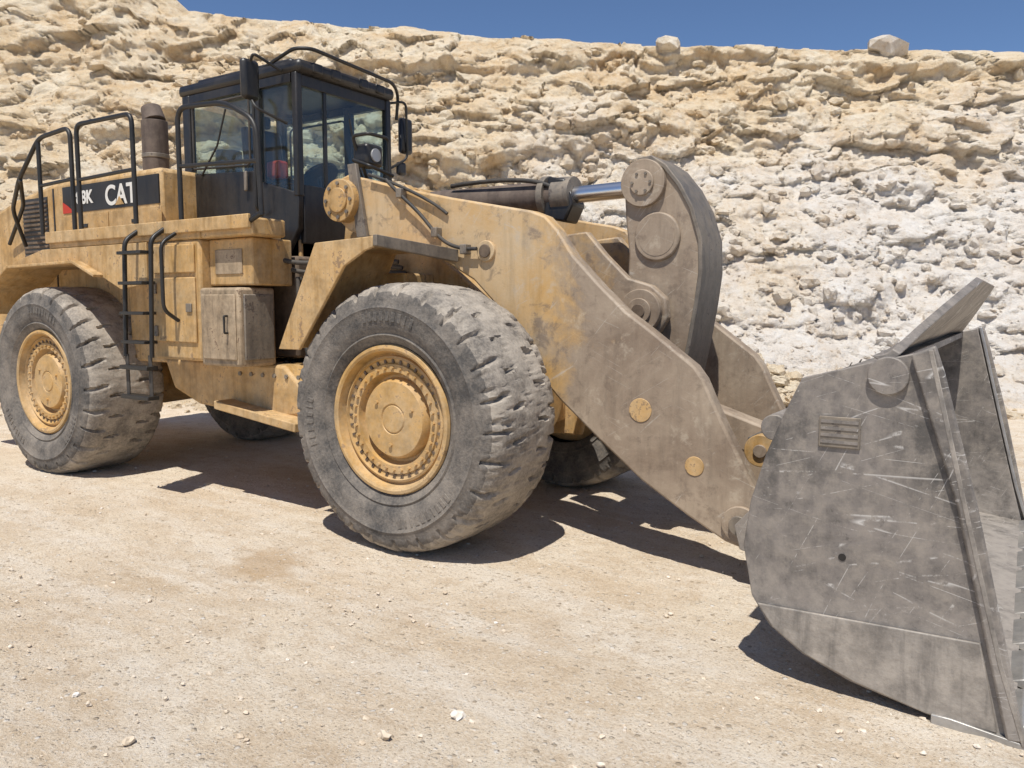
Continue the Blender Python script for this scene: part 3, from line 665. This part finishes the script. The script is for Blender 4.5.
def scatter(name,items,mat,attr=False):
    V=[];F=[];A=[]
    for it in items:
        pos,size,flat=it[:3]
        pv,pf=random.choice(protos); k=len(V)
        R=Matrix.Rotation(random.uniform(0,6.28),3,Vector((random.random(),random.random(),random.random()+.1)).normalized())
        sx,sy,sz=[size*random.uniform(.7,1.2) for _ in range(3)]
        for p in pv:
            q=R@p; V.append((pos[0]+q.x*sx,pos[1]+q.y*sy,pos[2]+q.z*sz*flat))
        if attr: A+=[it[3]]*len(pv)
        F+= [tuple(k+i for i in f) for f in pf]
    o=mobj(name,V,F,mat,None,0,22)
    if attr:
        t=o.data.attributes.new('white','FLOAT','POINT'); t.data.foreach_set('value',A)
    return o
items=[]
for _ in range(6500):
    j=int(abs(random.gauss(0,.55))*NV)
    if j>=NV-8: continue
    i=random.randint(40,NSs-41); p=cliffv[j*ns+i]
    s_=.025+.21*random.random()**6
    items.append((p,s_,.8,wh[j*ns+i]*.8))
for _ in range(700):
    s=random.uniform(-16,18); nn=14.5-abs(random.gauss(0,.6)); P=C2+S*s+D*nn
    items.append(((P.x,P.y,gh(P.x,P.y)+.02),.03+.17*random.random()**3,.7,.1))
for _ in range(420):
    s=4.6+random.gauss(0,.8); nn=15.2-abs(random.gauss(0,.6)); P=C2+S*s+D*nn
    hh=max(0,.95-abs(s-4.6)*.45-(15.2-nn)*.4)
    items.append(((P.x,P.y,gh(P.x,P.y)+hh*random.uniform(.3,1)),.06+.18*random.random()**2,.75,.0))
scatter('rubble',items,M_rock,True)
def onface(s,z):
    best=min((abs((v-C2).dot(S)-s)+abs(v.z-z)*1.0,idx) for idx,v in enumerate(cliffv[(NV-12)*ns:(NV)*ns]))
    return cliffv[(NV-12)*ns+best[1]]
p=onface(10.2,8.7); q=onface(4.25,8.9)
scatter('boulder',[((p.x,p.y,p.z+.05),.68,.6,.8)],M_rock,True)
scatter('boulder',[((q.x,q.y,q.z+.05),.40,.7,.3)],M_rock,True)
# gravel on the ground
M_grav,nt,b=newmat('gravel_stone'); v=coords(nt)
c=tex(nt,v,7,3,.6); nt.links.new(ramp(nt,c,[(.3,(.48,.37,.25)),(.5,(.66,.55,.42)),(.7,(.80,.76,.70))]),b.inputs['Base Color']); b.inputs['Roughness'].default_value=.9
items=[]
for _ in range(12000):
    d=random.random()**.8*15; an=random.uniform(0,6.28)
    x=4+math.cos(an)*d*1.1-1; y=-6+math.sin(an)*d
    if y<-6.5: y=-13-y
    s_=.003+.015*random.random()**4
    items.append(((x,y,gh(x,y)+s_*.2),s_,.7))
scatter('gravel',items,M_grav)
for (x,y,s_) in ((1.71,-3.65,.036),(1.87,-3.33,.034),(.82,-4.31,.034),(2.6,-3.3,.018),(1.1,-2.6,.018),(-.6,-3.3,.02)):
    scatter('stone',[((x,y,gh(x,y)+s_*.4),s_,.7)],M_grav)

# ------------------------------------------------------------------ light
sv=Vector((.15,-.43,1)).normalized()
el=math.asin(sv.z); rot=math.atan2(sv.x,sv.y)
w=bpy.data.worlds.new('World'); sc.world=w; w.use_nodes=True; nt=w.node_tree
sky=nt.nodes.new('ShaderNodeTexSky'); sky.sky_type='NISHITA'; sky.sun_disc=False; sky.sun_elevation=el; sky.sun_rotation=rot
sky.air_density=1.0; sky.dust_density=.0; sky.ozone_density=5.0; sky.altitude=3000
nt.links.new(sky.outputs[0],nt.nodes['Background'].inputs[0]); nt.nodes['Background'].inputs[1].default_value=.12
ld=bpy.data.lights.new('sun','SUN'); ld.energy=5.0; ld.angle=math.radians(.53); ld.color=(1,.96,.885)
lo=bpy.data.objects.new('sun',ld); lo.rotation_euler=sv.to_track_quat('Z','Y').to_euler(); lo.location=(0,0,20); link(lo)
sc.view_settings.view_transform='Standard'; sc.view_settings.look='None'; sc.view_settings.exposure=0
# ------------------------------------------------------------------ camera
cam=bpy.data.cameras.new('camera'); co=bpy.data.objects.new('camera',cam); link(co)
cam.sensor_width=36; cam.lens=36*796/1024; cam.clip_end=1000
co.location=(4.01,-6.16,1.85); co.rotation_euler=(math.radians(90-5.7),0,math.radians(33))
sc.camera=co
